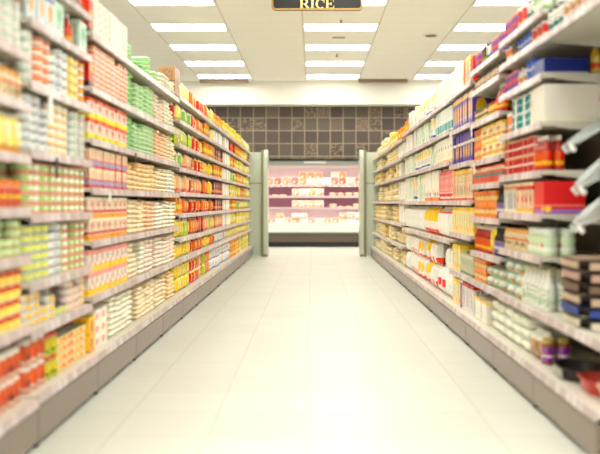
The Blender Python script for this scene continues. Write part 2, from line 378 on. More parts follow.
look('c_wl', 'carton', (.13, .14, .22), 'white packet with lilac edge', (246, 244, 232), [], [(.05, .5, .1, .8, (150, 130, 190)), (.6, .3, .2, .12, (240, 160, 90))])
look('c_wg', 'carton', (.13, .14, .24), 'white packet with faint green print', (242, 246, 230), [(.85, .95, (220, 232, 190))], [(.5, .5, .2, .16, (180, 210, 190))], [(.1, .35, (130, 180, 170))])
look('c_wp', 'carton', (.13, .14, .23), 'white packet with orange and blue foot', (248, 246, 232), [(0, .12, (240, 140, 60))], [(.7, .22, .2, .08, (60, 70, 150)), (.3, .3, .12, .1, (240, 200, 60))])
look('c_big', 'carton', (.25, .33, .2), 'large plain white case', (236, 230, 218), [(0, .04, (240, 236, 200))], [(.06, .6, .04, .12, (214, 120, 80))])
look('c_nav', 'carton', (.2, .24, .085), 'long navy blue box', (26, 44, 110), [(0, .1, (200, 200, 200))])
look('c_red', 'carton', (.2, .22, .175), 'large bright red box', (206, 26, 24), [(.02, .14, (150, 130, 190)), (.24, .28, (236, 160, 150))], [(.9, .15, .08, .1, YEL)])
look('c_pr', 'carton', (.09, .14, .17), 'pale carton with red squares', (246, 220, 190), [(.75, .88, RED), (.05, .15, (236, 190, 90))], [(.5, .45, .25, .12, (206, 50, 40))])
look('c_tw', 'carton', (.07, .12, .21), 'slim carton with blue stripe', (232, 228, 210), [(.8, .9, (226, 150, 90))], [(.5, .4, .15, .3, (90, 110, 170))])
look('c_vb', 'carton', (.08, .2, .23), 'upright violet box with lettering', (96, 60, 150), [(.9, 1, W_)], [], [(.1, .85, (236, 120, 70))])
look('c_rt', 'carton', (.13, .2, .22), 'white carton with red lid', (246, 240, 232), [(.88, 1, RED)], [(.3, .5, .06, .3, (120, 140, 190)), (.7, .4, .1, .2, (240, 190, 150))])
look('c_yt', 'carton', (.2, .22, .16), 'white box with yellow lid', (248, 244, 228), [(.9, 1, (250, 210, 40))], [(.1, .5, .05, .4, (70, 90, 160))], [(.2, .6, (210, 220, 220))])
look('c_mr', 'carton', (.13, .14, .17), 'maroon and orange carton', (130, 60, 60), [(.2, .4, (236, 150, 70))], [(.5, .7, .2, .1, W_)])
look('c_ww', 'carton', (.14, .14, .2), 'plain white carton', (250, 248, 238), [(0, .08, (226, 210, 220))], [(.5, .6, .2, .1, (220, 224, 220))])
look('c_ly', 'carton', (.1, .12, .17), 'lemon and white carton', (246, 226, 120), [(.3, .55, (250, 244, 210))], [(.5, .75, .2, .1, (120, 150, 60))])
look('c_oy', 'carton', (.1, .12, .17), 'orange and lemon carton', (240, 160, 60), [(.3, .6, (250, 226, 130))], [(.5, .2, .2, .1, (150, 60, 40))])
look('c_blu', 'carton', (.12, .14, .16), 'cobalt blue carton', (50, 84, 170), [(.4, .6, W_)])
# flat lying bags of rice
b_ = (.15, .2, .036)
look('g_cr', 'bag', b_, 'cream rice bag', (244, 232, 206), [(.35, .6, (232, 210, 170))])
look('g_pe', 'bag', b_, 'peach rice bag', (246, 222, 196), [(.3, .6, (238, 190, 150))])
look('g_or', 'bag', b_, 'orange-tinted rice bag', (248, 228, 192), [(.3, .6, (240, 196, 136))])
look('g_gn', 'bag', b_, 'green and white rice bag', (232, 242, 218), [(.3, .62, (130, 196, 116))])
look('g_dg', 'bag', b_, 'bright green rice bag', (214, 238, 196), [(.25, .7, (96, 176, 86))])
look('g_wh', 'bag', b_, 'white rice bag', (246, 242, 226), [(.35, .55, (226, 222, 196))])
look('g_pk', 'bag', b_, 'white rice bag with pink stripe', (248, 240, 226), [(.4, .6, (232, 180, 166))])
look('g_lg', 'bag', b_, 'pale lime rice bag', (236, 238, 196), [(.35, .6, (196, 210, 120))])
look('g_yc', 'bag', (.2, .24, .085), 'plump cream flour bag', (246, 236, 204), [(.4, .6, (232, 206, 150))])
look('g_yo', 'bag', (.2, .24, .085), 'plump golden flour bag', (242, 224, 178), [(.4, .6, (228, 194, 130))])
look('g_gl', 'bag', (.17, .22, .07), 'lilac and green vegetable bag', (220, 232, 214), [(.2, .5, (120, 190, 140))], [(.2, .6, .15, .3, (150, 140, 190)), (.8, .4, .14, .25, (226, 130, 110))])
look('g_wb', 'bag', (.17, .26, .072), 'crumpled white bag', (242, 244, 230), [(.4, .5, (226, 230, 206))], [(.3, .4, .14, .2, (216, 226, 190))])
look('g_pt', 'pouch', (.25, .12, .15), 'clear bag of small brown potatoes', (196, 170, 134), [(.75, 1, (240, 240, 226))], [(.2, .4, .08, .2, (156, 116, 84)), (.45, .3, .08, .2, (170, 120, 90)), (.7, .5, .09, .2, (150, 110, 80))], [(.1, .7, (120, 90, 66))])
# standing pouches
p_ = (.12, .06, .17)
look('p_ye', 'pouch', p_, 'yellow pasta pouch', (248, 214, 40), [(0, .12, GRN), (.85, 1, (250, 230, 120))], [(.5, .5, .25, .2, (250, 240, 160)), (.6, .2, .2, .1, RED)])
look('p_re', 'pouch', p_, 'red snack pouch', (206, 46, 34), [(.85, 1, (250, 220, 160))], [(.5, .6, .25, .16, YEL), (.5, .25, .25, .1, W_)])
look('p_or', 'pouch', p_, 'orange snack pouch', (236, 130, 44), [(0, .15, (190, 50, 30))], [(.5, .6, .28, .2, (250, 230, 150))])
look('p_li', 'pouch', p_, 'lime green pouch', (190, 212, 80), [(.85, 1, (240, 244, 200))], [(.5, .5, .26, .2, (244, 240, 190)), (.4, .25, .14, .1, GRN)])
look('p_gn', 'pouch', p_, 'leaf green pouch', (126, 182, 90), [(.8, 1, (240, 240, 200))], [(.5, .5, .26, .2, (250, 240, 200))])
look('p_pc', 'pouch', p_, 'peach and pink pouch', (244, 190, 150), [(0, .25, (222, 130, 120))], [(.5, .6, .26, .18, (250, 232, 200))])
look('p_wl', 'pouch', p_, 'white and lilac pouch', (244, 240, 238), [(0, .2, (170, 160, 200))], [(.5, .5, .2, .2, (200, 200, 220))])
look('p_yw', 'pouch', p_, 'pale yellow pouch', (246, 232, 150), [(0, .2, (232, 170, 70))], [(.5, .6, .25, .2, (250, 246, 220))])
look('p_pl', 'pouch', p_, 'pale lime pouch', (230, 234, 170), [(0, .2, (170, 196, 90))], [(.5, .6, .25, .2, (248, 244, 220))])
look('p_rv', 'pouch', (.075, .07, .27), 'tall red pouch with white lettering', (214, 50, 36), [(.9, 1, (236, 110, 90))], [(.5, .1, .4, .05, W_)], [(.2, .85, W_)])
look('p_bw', 'pouch', (.2, .16, .3), 'big white washing powder sack', (246, 246, 238), [(.86, 1, (240, 236, 220))], [(.5, .5, .2, .1, (220, 226, 224))])
look('p_bo', 'pouch', (.2, .16, .24), 'big white sack with orange spots', (246, 244, 236), [(.05, .34, (232, 96, 44))], [(.3, .75, .16, .08, (226, 80, 40)), (.7, .2, .1, .2, W_)])
look('p_by', 'pouch', (.2, .16, .27), 'big yellow and white sack', (246, 242, 232), [(0, .22, (230, 100, 50)), (.5, 1, (250, 212, 30))])
look('p_bd', 'pouch', (.2, .16, .24), 'big white sack with yellow disc', (246, 244, 236), [(.05, .2, (232, 100, 50))], [(.55, .6, .34, .26, (250, 206, 24))])
look('p_bt', 'pouch', (.22, .16, .24), 'big white sack with orange band', (246, 244, 238), [(.3, .6, (228, 84, 44))], [(.4, .45, .1, .2, W_)])
look('p_rs', 'pouch', (.22, .16, .29), 'big white sack with red dashes', (248, 246, 238), [(.82, .88, (226, 60, 50)), (0, .05, (240, 150, 110))])
# ---------------------------------------------------------------- units of product
UNITS = []      # dicts: look, x, y, z, side, bay, shelf, col, layer, row
def fill(side, bay, z0, z1, shelf, H, top, spec, dark=False):
    """side -1 left / +1 right. spec: 'look:fraction:layers ...' nearest first"""
    xs = XL if side < 0 else XR
    base = H+.021
    y = z0+.02; span = z1-z0-.04; n = 0; drop = 0; push = 0.
    for s in spec.split():
        a = s.split(':'); k = a[0]; fr = float(a[1]) if len(a) > 1 and a[1] else 1.; lay = a[2] if len(a) > 2 else '*'
        end = y+span*fr
        if k == '-': y = end; continue
        w, d, h = LOOK[k]['dims']; sh = LOOK[k]['shape']
        clear = (top-.024)-base
        hh = h+(.012 if sh == 'pouch' else .002)
        mx = max(1, int(clear/hh)) if top < 9 else 9
        L = mx if lay == '*' else min(int(lay), mx)
        sc = min(1., (clear-.004)/(h+.012)) if hh > clear else 1.
        if lay == '*' and top < 9 and sh in ('tin', 'bag', 'carton', 'pouch'):   # sizes vary so that stacks fill the shelf
            room = clear-(.022 if sh == 'pouch' else .01)
            L = max(1, round(room/(h*1.02))); sc = min(1.3, room/(L*h))
        step = w+.004; cnt = max(1, int((end-y+.01)/step))
        g = (end-y)/cnt if cnt*step > (end-y)*.8 else step
        for i in range(cnt):
            yy = y+g*(i+.5); n += 1
            li = L
            if sh == 'bag' and bay > 7:          # far piles are untidy
                if R.random() < .4: drop = R.choice((0, 0, 1)); push = R.uniform(0, .09)
                li = max(1, L-drop)
            else: push = 0.
            if L > 2 and li == L and R.random() < (.2 if sh == 'bag' else .08): li = L-1
            if L > 3 and R.random() < .04: li = L-2
            jx = R.uniform(0, .007)+push; yw = R.uniform(-.03, .03) if sh in ('carton', 'bag', 'pouch') else R.uniform(-.5, .5)
            rows = 1 if d > .11 else 2
            cs = sc; kk = k
            if sh == 'bag': cs = sc*R.uniform(.9, 1.) if L > 2 else sc
            if bay > 5 and sh in ('pouch', 'carton') and not k.startswith('p_b'):
                if R.random() < .02: continue
                cs = sc*R.uniform(.96, 1.05 if L == 1 and hh < clear-.03 else 1.); jx += R.uniform(0, .035)
                if R.random() < .18:
                    alt = [q.split(':')[0] for q in spec.split() if q[0] != '-'] + (['p_yw', 'p_re', 'p_li', 'c_ly'] if side < 0 and sh == 'pouch' else [])
                    c_ = [q for q in alt if LOOK[q]['dims'] == (w, d, h)]
                    if c_: kk = R.choice(c_)
            for rw in range(rows):
                for q in range(li):
                    X = xs+.018+d/2+jx+rw*(d+.006)+(R.uniform(0, .012) if sh == 'bag' else R.uniform(0, .002))
                    UNITS.append(dict(k=kk, x=side*X, y=yy, z=base+q*h*(.985 if sh == 'bag' else 1.0)*cs, sc=cs, yaw=yw+R.uniform(-.01, .01), side=side,
                                      bay=bay, shelf=shelf, col=n, layer=q+1, row=rw, L=li))
        y = end
def px(x, y, z): return 313+F*x/y, 203-F*(z-CH)/y
LB = [2.68+1.03*i for i in range(14)]+[16.9]
RB = [3.45, 4.435, 5.42, 6.405, 7.39, 8.375, 9.36, 10.35, 11.33, 12.3, 13.3, 14.3, 15.3, 16.9]
std = [.21, .535, .852, 1.158, 1.44, 1.735, 2.045]
nine = [.21, .54, .735, .967, 1.175, 1.41, 1.63, 1.86, 2.085]
LEFT = [
 ([.2, .53, .84, 1.05, 1.28, 1.51, 1.73, 2.0], ['j_or::2', 't_yr', 't_gw', 'j_mg', 'p_li:.5 p_yw:.5', 'b_gy:.6 j_be:.4', 'c_gw:.45 t_wg:.55', 'c_wo::1']),
 ([.21, .5, .71, 1.02, 1.31, 1.615, 1.9, 2.13], ['j_or:.3:2 j_yg:.18:2 t_cr:.52:4', 't_by:.45 t_gy:.2:1 t_pl:.35', 't_gy:.35 t_wb:.2 t_og:.45', 't_og',
   't_wb:.35 t_wo:.4 t_wg:.25', 't_wg:.15 t_or:.22 t_wb:.3 t_yb:.2 t_r:.13', 'c_wo:.4 c_gw:.14 -:.12 b_rd:.08 -:.1 c_gw:.16', 'c_pk:.7:3 c_rd:.3:1']),
 (std, ['c_yo:.14:2 c_wr:.4:3 g_wh:.46', 'c_ry', 'c_rb', 'c_bl', 'c_yf', 'c_rd:.1:1 c_fl:.9', 'c_rd:.1:1 c_pk:.9:5']),
 (std, ['g_wh:.3 g_cr:.7', 'g_cr:.4 g_wh:.2 g_pk:.4', 'g_cr:.5 g_pe:.5', 'g_or', 'g_dg:.2 g_gn:.8', 'g_dg:.25 g_gn:.75', 'g_gn:.3:4 g_dg:.4:3 g_gn:.3:5']),
 (std, ['g_cr:.6 g_or:.4', 'g_pk', 'g_wh', 'g_cr:.5 g_wh:.5', 'g_pe:.5 g_cr:.5', 'g_pk:.4 g_wh:.6', 'g_gn:.3:5 g_wh:.7:4']),
 (nine, ['p_ye', 'p_ye', 'p_ye:.5 p_li:.5', 'c_oy:.5 p_or:.5', 'p_pc', 'p_gn:.5 p_pc:.5', 'p_li', 'p_li:.5 p_gn:.5', '-:.34 p_pl:.66:1']),
 (nine, ['p_re', 'p_re:.7 p_or:.3', 'p_or:.5 c_rd:.5', 'p_re:.4 p_or:.6', 'p_re:.5 p_pc:.5', 'p_re', 'p_re:.7 p_or:.3', 'p_re:.5 p_or:.5', 'p_or:.5:1 p_re:.5:1']),
 (nine, ['p_or:.6 p_wl:.4', 'p_ye:.5 p_or:.5', 'p_pc', 'p_or', 'p_or:.5 p_ye:.5', 'p_ye', 'c_oy', 'c_oy:.6 p_yw:.4', 'p_or:.5:1 p_yw:.5:1']),
 (nine, ['p_wl', 'p_wl', 'p_pc', 'c_mr', 'c_mr', 'c_oy', 'c_mr', 'c_ww', 'c_oy::1']),
 (nine, ['p_wl', 'p_wl:.5 p_yw:.5', 'c_ww', 'c_ww', 'c_ww', 'c_ww', 'c_ww', 'c_ww', 'c_ly::1']),
 (nine, ['c_oy', 'p_yw', 'p_yw', 'c_oy', 'c_ly', 'p_gn', 'c_oy', 'c_rd', 'c_ly::1']),
 (nine, ['c_oy:.6 c_ly:.4', 'p_yw', 'c_ly', 'p_gn', 'p_yw', 'c_oy', 'c_ly', 'c_oy', 'c_ly::1']),
 (nine, ['c_ly', 'p_yw', 'c_ly', 'p_yw', 'c_oy', 'p_yw', 'p_yw', 'c_ly', 'p_pl::1']),
 (nine, ['c_ly:.5 c_blu:.3 c_ly:.2', 'p_yw', 'p_yw', 'p_pl', 'p_yw', 'c_ly', 'p_yw', 'p_yw', 'p_pl::1']),
]
far = [.2, .48, .78, 1.1, 1.44, 1.7, 1.955]
mid = [.2, .74, 1.09, 1.445, 1.72, 2.0]
RIGHT = [
 ([.2, .485, 1.95], ['', '', 'b_gy:.2:1 b_gn:.12:1 b_gy:.4:1 u_tq:.28:1']),
 ([.2, .485, .78, 1.01, 1.245, 1.505, 1.76, 1.955, 2.105],
  ['-:.02 j_pur:.08:1 g_pt:.28:1 g_wb:.62:3', 'b_wh:.55 g_gl:.45', 'j_gr:.4:1 j_be:.6:1', '-:.24 c_pr:.4 c_tw:.36', '-:.03 b_rd:.2:1 t_red:.77', '-:.3 t_teal:.5 u_or:.2:1', '-:.24 u_bl:.2:1 b_gy:.2:1 u_vl:.36:1', 'u_rb:.3:1 u_bl:.35:1 u_dk:.15:1 u_or:.2:1', 'b_gn:.25:1 u_tq:.2:1 u_rb:.2:1 u_vl:.35:1']),
 ([.2, .49, .71, .965, 1.21, 1.385, 1.67, 1.91, 2.07],
  ['g_wb:.5:3 c_yt:.5:1', 'g_gl:.55:2 c_os:.45', 'b_bk:.3 p_ye:.1 b_rd:.6', 'b_bk:.2 c_os:.8', 'c_ot', 'c_yw:.7 c_os:.3', 'b_rd:.2 j_ye:.3 j_rg:.5', 'u_dk:.2:1 t_sp:.8:1', 'u_vl:.4:1 u_tq:.2:1 u_dk:.2:1 u_vl:.2:1']),
 ([.2, .49, .815, 1.09, 1.4, 1.695, 2.01],
  ['c_rt:.5:1 c_vb:.15:1 c_cr:.35:1', 'c_gb:.6:1 c_cr:.4:1', 'c_cr', 'c_wk', 'c_dp', 'c_pu', 'u_red:.1:1 c_wk:.4:1 c_wv:.5:1']),
 (mid, ['p_bw:.45 p_bt:.55:2', 'p_rs', 'p_rv:.85 c_wp:.15', 'c_wn', 'c_wt', 'c_wv::1']),
 (mid, ['p_bo:.6 p_by:.4', 'p_by', 'c_wp', 'c_wg:.5 c_wy:.5', 'c_wy:.5 c_wg:.5', 'c_wy::1']),
 (mid, ['p_bd:.5 p_bo:.5', 'p_bw', 'c_wg:.6 c_wy:.4', 'c_wy', 'c_wg:.6 c_wl:.4', 'c_wy:.6:1 c_wl:.4:1']),
 (mid, ['p_bo:.4 p_bw:.6', 'p_bw', 'c_wg', 'c_wg', 'c_ww', 'c_wl:.5:1 c_oy:.5:1']),
] + [(far, a) for a in (
 ['g_yc', 'g_yc', 'c_ww', 'c_ww', 'g_yo:.5 c_ww:.5', 'c_ww', 'c_oy::1'],
 ['g_yc', 'g_yc', 'g_yo', 'g_yc', 'g_yc', 'g_yo', 'c_ly::1'],
 ['g_yc', 'g_yc', 'g_yc', 'g_yc', 'g_yo', 'g_yc', 'g_yo::3'],
 ['g_yc', 'g_yo', 'g_yc', 'g_yc', 'g_yc', 'g_yc', 'g_yc::3'],
 ['g_yc', 'g_yc', 'g_yo', 'g_yc', 'g_yo', 'g_yc', 'g_yc::2'])]
# ---------------------------------------------------------------- room
def slab(name, x0, x1, y0, y1, z0, z1, m):
    bm = bmesh.new(); box(bm, x0, x1, y0, y1, z0, z1); return struct(name, bm, m)
CZ = 4.02
slab('floor', -9, 9, -7, 21.9, -.1, 0, M['floor'])
slab('ceiling', -9, 9, -7, 20.05, CZ, CZ+.1, M['ceil'])
slab('trim_1', -9, 9, 20.05, 21.8, 3.46, CZ+.1, M['soffit'])
slab('wall_back', -9, 9, 20.5, 20.62, 2.17, 3.46, M['slate'])
slab('wall_back_left', -9, -2.66, 20.5, 20.62, 0, 2.17, M['slate'])
slab('wall_back_right', 2.46, 9, 20.5, 20.62, 0, 2.17, M['slate'])
slab('wall_alcove', -2.7, 2.5, 21.6, 21.7, 0, 3.46, M['soffit'])
# ceiling lights
cols = [(-2.68, 'left'), (-.168, 'middle'), (2.342, 'right')]
fr = bmesh.new()
for a in ((0, 1.255, 0, .035), (0, 1.255, .535, .57), (0, .035, .035, .535), (1.22, 1.255, .035, .535)): box(fr, a[0], a[1], a[2], a[3], -.012, 0)
frm = mesh('light_frame', fr, M['fr_white'])
df = bmesh.new(); box(df, .035, 1.22, .035, .535, -.008, -.001); dfm = mesh('light_diffuser', df, M['lamp'])
for cx, cn in cols:
    for k in range(-8, 5):
        y = 11.8+1.8*k
        place = 'nearest the back wall' if k == 4 else ('%s from the back wall' % nth(5-k))
        o = empty('ceiling_light', (cx, y, CZ-.001), 'bright rectangular ceiling light panel, %s row, %s' % (cn, place), 'ceiling light', 'fluorescent panels in the tiled ceiling')
        link('frame', frm, o); link('diffuser', dfm, o)
for i, x in enumerate((1.09, -2.68)):
    bm = bmesh.new(); box(bm, 0, 1.15, 0, .16, -.07, -.002); v = obj('air_grille', bm, M['brown'])
    v.location = (x, 19.72, CZ)
    tag(v, 'narrow brown ceiling grille near the back wall, %s' % ('right of the middle lights' if i == 0 else 'beyond the left lights'), 'air vent', 'brown ceiling grilles')
# round ceiling speaker, sprinklers
def disc(name, x, y, r, dep, mats, lab, cat, grp=None):
    bm = bmesh.new(); cyl(bm, (0, 0, -dep), (0, 0, 0), r, 24)
    o = obj(name, bm, mats, None, True); o.location = (x, y, CZ-.001); return tag(o, lab, cat, grp)
def cpos(pxx, pyy): y = F*(CZ-CH)/(203-pyy); return (pxx-313)/F*y, y
x, y = cpos(431, 35); s = disc('ceiling_speaker', x, y, .1, .02, M['brown'], 'round brown speaker grille in the ceiling above right shelves', 'speaker')
bm = bmesh.new(); cyl(bm, (0, 0, -.012), (0, 0, -.0005), .15, 28); obj('rim', bm, M['fr_white'], s, True)
for a, b, l in ((341, 20, 'nearer'), (337, 54, 'farther')):
    x, y = cpos(a, b)
    s = disc('sprinkler_head', x, y, .018, .05, M['steel'], '%s small metal sprinkler head between middle lights' % l, 'sprinkler', 'ceiling sprinklers')
    bm = bmesh.new(); cyl(bm, (0, 0, -.058), (0, 0, -.05), .03, 12); obj('deflector', bm, M['steel'], s)
x, y = cpos(338, 42); bm = bmesh.new(); box(bm, -.11, .11, -.05, .05, -.012, 0); o = obj('smoke_vent', bm, M['fr_grey']); o.location = (x, y-.42, CZ-.001)
tag(o, 'tiny flat grey ceiling plate between the middle lights', 'ceiling plate')
# hanging sign
SY = 9.17
sx0, sx1, sz0 = (271.5-313)/F*SY, (362.5-313)/F*SY, CH+(203-10.2)/F*SY
sg = empty('aisle_sign', ((sx0+sx1)/2, SY, sz0), 'black hanging aisle sign reading RICE in gold frame', 'sign')
hw, hh = (sx1-sx0)/2, .52
def outline(o, nt):   # rectangle with notched corners
    a, b = hw-o, hh-o; c = nt
    return [(-a+c, o), (a-c, o), (a-c*.45, o+c*.45), (a, o+c), (a, b-c), (a-c*.45, b-c*.45), (a-c, b), (-a+c, b), (-a+c*.45, b-c*.45), (-a, b-c), (-a, o+c), (-a+c*.45, o+c*.45)]
bm = bmesh.new(); prism(bm, outline(.006, .022), lambda a, b, t: (a, t, b), .022); obj('board', bm, M['signblack'], sg)
bm = bmesh.new()
for y0, y1 in ((-.012, 0.), (.022, .034)):
    P, Q = outline(0, .03), outline(.02, .02)
    vs = [[bm.verts.new((a, yy, b)) for a, b in pp] for pp in (P, Q) for yy in (y0, y1)]
    n = len(P)
    for i in range(n):
        j = (i+1) % n
        for A, B in ((0, 2), (3, 1), (1, 0), (2, 3)): bm.faces.new((vs[A][i], vs[A][j], vs[B][j], vs[B][i]))
obj('frame', bm, M['gold'], sg, label='gold frame')
u = SY/F        # one pixel in metres at the sign
def letter(ch, x0, w):
    cap = 9.4*u; th = 2.1*u; sn = .75*u; s = .9*u
    bm = bmesh.new(); f3 = lambda a, b, t: (x0+a, -.006+t, .018+b)
    def P(pts): prism(bm, pts, f3, .005)
    def rect(a, b, c, d): P([(a, c), (b, c), (b, d), (a, d)])
    def ring(cx, cz, ro, ri, a0, a1, seg=14, sq=1.):
        for i in range(seg):
            t0, t1 = a0+(a1-a0)*i/seg, a0+(a1-a0)*(i+1)/seg
            P([(cx+ro[0]*math.cos(t0), cz+ro[1]*math.sin(t0)), (cx+ro[0]*math.cos(t1), cz+ro[1]*math.sin(t1)),
               (cx+ri[0]*math.cos(t1), cz+ri[1]*math.sin(t1)), (cx+ri[0]*math.cos(t0), cz+ri[1]*math.sin(t0))])
    if ch in 'RIE':
        sx = s if ch != 'I' else (w-th)/2
        rect(sx, sx+th, 0, cap); rect(0, sx+th+s, 0, sn); rect(0, sx+th+s*.9, cap-sn, cap)
    if ch == 'R':
        r = cap*.27; cz = cap-r
        rect(s+th, w*.5, cap-sn, cap); rect(s+th, w*.5, cap-2*r, cap-2*r+sn)
        ring(w*.5, cz, (w*.36, r), (w*.36-th, r-sn), -PI/2, PI/2)
        P([(w*.45, cap-2*r+.1*u), (w*.45+th, cap-2*r+.1*u), (w-.3*u, sn), (w, 0), (w-th*1.15, 0)])
    if ch == 'E':
        rect(s+th, w, 0, sn); P([(w-sn, 0), (w, 0), (w+.2*u, 2.9*u), (w-.2*u, 2.9*u)])
        rect(s+th, w-.3*u, cap-sn, cap); P([(w-.3*u-sn, cap), (w-.3*u-sn*.5, cap-2.6*u), (w-.3*u, cap-2.6*u), (w-.3*u, cap)])
        rect(s+th, w*.68, cap*.5-sn/2, cap*.5+sn/2); rect(w*.62, w*.72, cap*.5-1.5*u, cap*.5+1.5*u)
    if ch == 'C':
        ring(w*.52, cap/2, (w*.52, cap/2+.15*u), (w*.52-th, cap/2-sn), PI*.27, PI*1.73, 20)
        rect(w*.86, w*.94, cap*.62, cap)
    return bm
xx = (299.6-313)/F*SY-(sx0+sx1)/2
for ch, w in (('R', 9.8), ('I', 5.2), ('C', 9.4), ('E', 8.6)):
    obj('letter', letter(ch, xx, w*u), M['lettering'], sg, label='gold letter '+ch); xx += (w+.45)*u
for sxx in (-.38, .38):
    bm = bmesh.new(); n = 9; z0, z1 = hh, CZ-sz0-.002
    for i in range(n): cyl(bm, (sxx, .011, z0+(z1-z0)*i/n), (sxx, .011, z0+(z1-z0)*(i+1)/n), .004 if i % 2 else .006, 6)
    obj('chain', bm, M['steel'], sg)
# ---------------------------------------------------------------- shelving
def shelf_bay(side, idx, z0, z1, heights, dark=False):
    xs = XL if side < 0 else XR
    nm = 'left' if side < 0 else 'right'
    near = 'nearest the camera' if idx == 1 else '%s from the camera' % nth(idx)
    root = empty('shelving_unit', (side*(xs+.2), (z0+z1)/2, 0), 'metal supermarket shelving unit on %s side, %s' % (nm, near), 'shelving', 'metal shelving units lining the aisle')
    hy = (z1-z0)/2; B = xs+.42-(xs+.2)       # back plane, local
    def loc(bm):                              # mirror local x so that +x is always towards the wall side
        if side < 0: bmesh.ops.scale(bm, vec=(-1, 1, 1), verts=bm.verts)
        return bm
    topz = heights[-1]+.14 if not dark else 2.15
    bm = bmesh.new(); box(bm, B, B+.02, -hy, hy, .05, topz); obj('back_panel', loc(bm), M['dark_back' if dark else 'back'], root)
    bm = bmesh.new(); box(bm, B-.035, B, -hy, -hy+.03, .02, topz+.02, 0, .003); obj('upright', loc(bm), M['steel'], root)
    bm = bmesh.new(); box(bm, B-.035, B, hy-.03, hy, .02, topz+.02, 0, .003); obj('upright', loc(bm), M['steel'], root)
    fx = -.2+(-.035 if side < 0 else -.04)
    bm = bmesh.new(); box(bm, fx, fx+.02, -hy+.004, hy-.004, .03, heights[0]-.03, 0, .002); obj('plinth', loc(bm), M['plinth'], root)
    for yy in (-hy+.03, ):
        bm = bmesh.new(); cyl(bm, (fx+.035, yy, 0), (fx+.035, yy, .01), .024, 12); cyl(bm, (fx+.035, yy, .01), (fx+.035, yy, .06), .011, 8); obj('foot', loc(bm), M['black'], root)
    for k, H in enumerate(heights):
        t = H+.02; f = -.2 if k else fx
        bm = bmesh.new(); box(bm, f+.006, B-.001, -hy+.0015, hy-.0015, t-.022, t, 0, .002)
        if k:       # support brackets
            for yy in (-hy+.008, hy-.012):
                pts = [(B-.04, t-.022), (f+.08, t-.022), (f+.08, t-.03), (B-.04, t-.06)]
                prism(bm, pts, lambda a, b, q, yy=yy: (a, yy+q, b), .003)
        s = obj('shelf', loc(bm), M['shelf'], root)
        bm = bmesh.new()
        pts = [(f+.006, H-.021), (f-.007, H-.018), (f-.001, H+.022), (f+.006, H+.022)]
        prism(bm, pts, lambda a, b, q: (a, -hy+.0015+q, b), 2*hy-.003)
        obj('price_rail', loc(bm), M['rail'], s)
    return root
roots = {}
for side, BD, SP in ((-1, LB, LEFT), (1, RB, RIGHT)):
    for i, (hs, specs) in enumerate(SP):
        z0, z1 = BD[i], BD[i+1]
        roots[(side, i)] = shelf_bay(side, i+1, z0, z1, hs, dark=(side > 0 and i == 0))
        for k, sp in enumerate(specs):
            top = hs[k+1] if k+1 < len(hs) else 9.9
            fill(side, i+1, z0, z1, k+1, hs[k], top, sp)
# single larger items standing at the near end of the second right-hand bay
def unit(k, x, y, z, bay, shelf, col, layer=1, side=1): UNITS.append(dict(k=k, x=x, y=y, z=z, sc=1., yaw=0., side=side, bay=bay, shelf=shelf, col=col, layer=layer, row=0, L=1))
unit('c_big', XR+.02+.165, 4.575, 1.526, 2, 6, 0)
unit('c_nav', XR+.02+.12, 4.55, 1.781, 2, 7, 0)
unit('b_yl', XR+.31, 4.49, 1.781, 2, 7, 0)
unit('c_red', XR+.02+.11, 4.55, 1.031, 2, 4, 0)
# ---------------------------------------------------------------- realise products
PROTO = {}
def proto(k):
    if k in PROTO: return PROTO[k]
    L = LOOK[k]; w, d, h = L['dims']
    b, l = make_body(L['shape'], w, d, h, 16)
    sm = L['shape'] != 'carton'
    nb = KIND[L['shape']][0]
    lm = None
    if l is not None:
        full, l2 = make_body(L['shape'], w, d, h, 10)
        tmp = bpy.data.meshes.new('t'); l2.to_mesh(tmp); full.from_mesh(tmp); bpy.data.meshes.remove(tmp); l2.free()
        fm = mesh(nb, full, L['mats'], sm); lm = mesh(LIDNAME[L['shape']], l, L['mats'], sm)
    bmn = mesh(nb, b, L['mats'], sm)
    if l is None: fm = bmn
    PROTO[k] = (bmn, lm, fm)
    return PROTO[k]
for U in UNITS:
    w, d, h = LOOK[U['k']]['dims']
    X, Y, Z = U['x']-U['side']*d/2, U['y'], U['z']
    x1, y1 = px(X, Y+w/2, Z); x0, y0 = px(X, Y-w/2, Z+h*U['sc'])
    ax, bx = min(x0, x1), max(x0, x1)
    U['in'] = bx > -2 and ax < 602 and max(y0, y1) > -2 and min(y0, y1) < 456
    U['a'] = max(.1, bx-ax)*max(.1, F*h/Y)*(.12 if U['row'] else 1)
    U['w'] = bx-ax
byk = {}
for U in UNITS: byk.setdefault(LOOK[U['k']]['shape'], []).append(U)
used = set()
def label(U):
    d = LOOK[U['k']]['desc']
    side = 'left' if U['side'] < 0 else 'right'
    where = '%s shelf, %s %s bay' % (nth(U['shelf']), nth(U['bay']), side)
    if U['col'] == 0: s = '%s at near end, %s' % (d, where)
    elif U['row']: s = '%s, %s along behind, %s up, %s' % (d, nth(U['col']), nth(U['layer']), where)
    elif U['L'] == 1: s = '%s, %s along, %s' % (d, nth(U['col']), where)
    else: s = '%s, %s along, %s layer up, %s' % (d, nth(U['col']), nth(U['layer']), where)
    if len(s.split()) > 16: s = s.replace(' layer up', ' up')
    ws = s.split()
    if len(ws) > 16: s = s.replace(' with ', ' ', 1)
    if len(s.split()) > 16: s = s.replace(' and ', ' ', 1)
    return s
def xf(U):
    m = Matrix.Translation((U['x'], U['y'], U['z'])) @ Matrix.Rotation((0 if U['side'] < 0 else PI)+U['yaw'], 4, 'Z') @ Matrix.Diagonal((1, 1, U['sc'], 1))
    return m
STUFFNAME = {'tin': 'tins', 'jar': 'jars', 'bottle': 'bottles', 'tub': 'tubs', 'carton': 'cartons', 'bag': 'bags', 'pouch': 'packets'}
cnts = {}
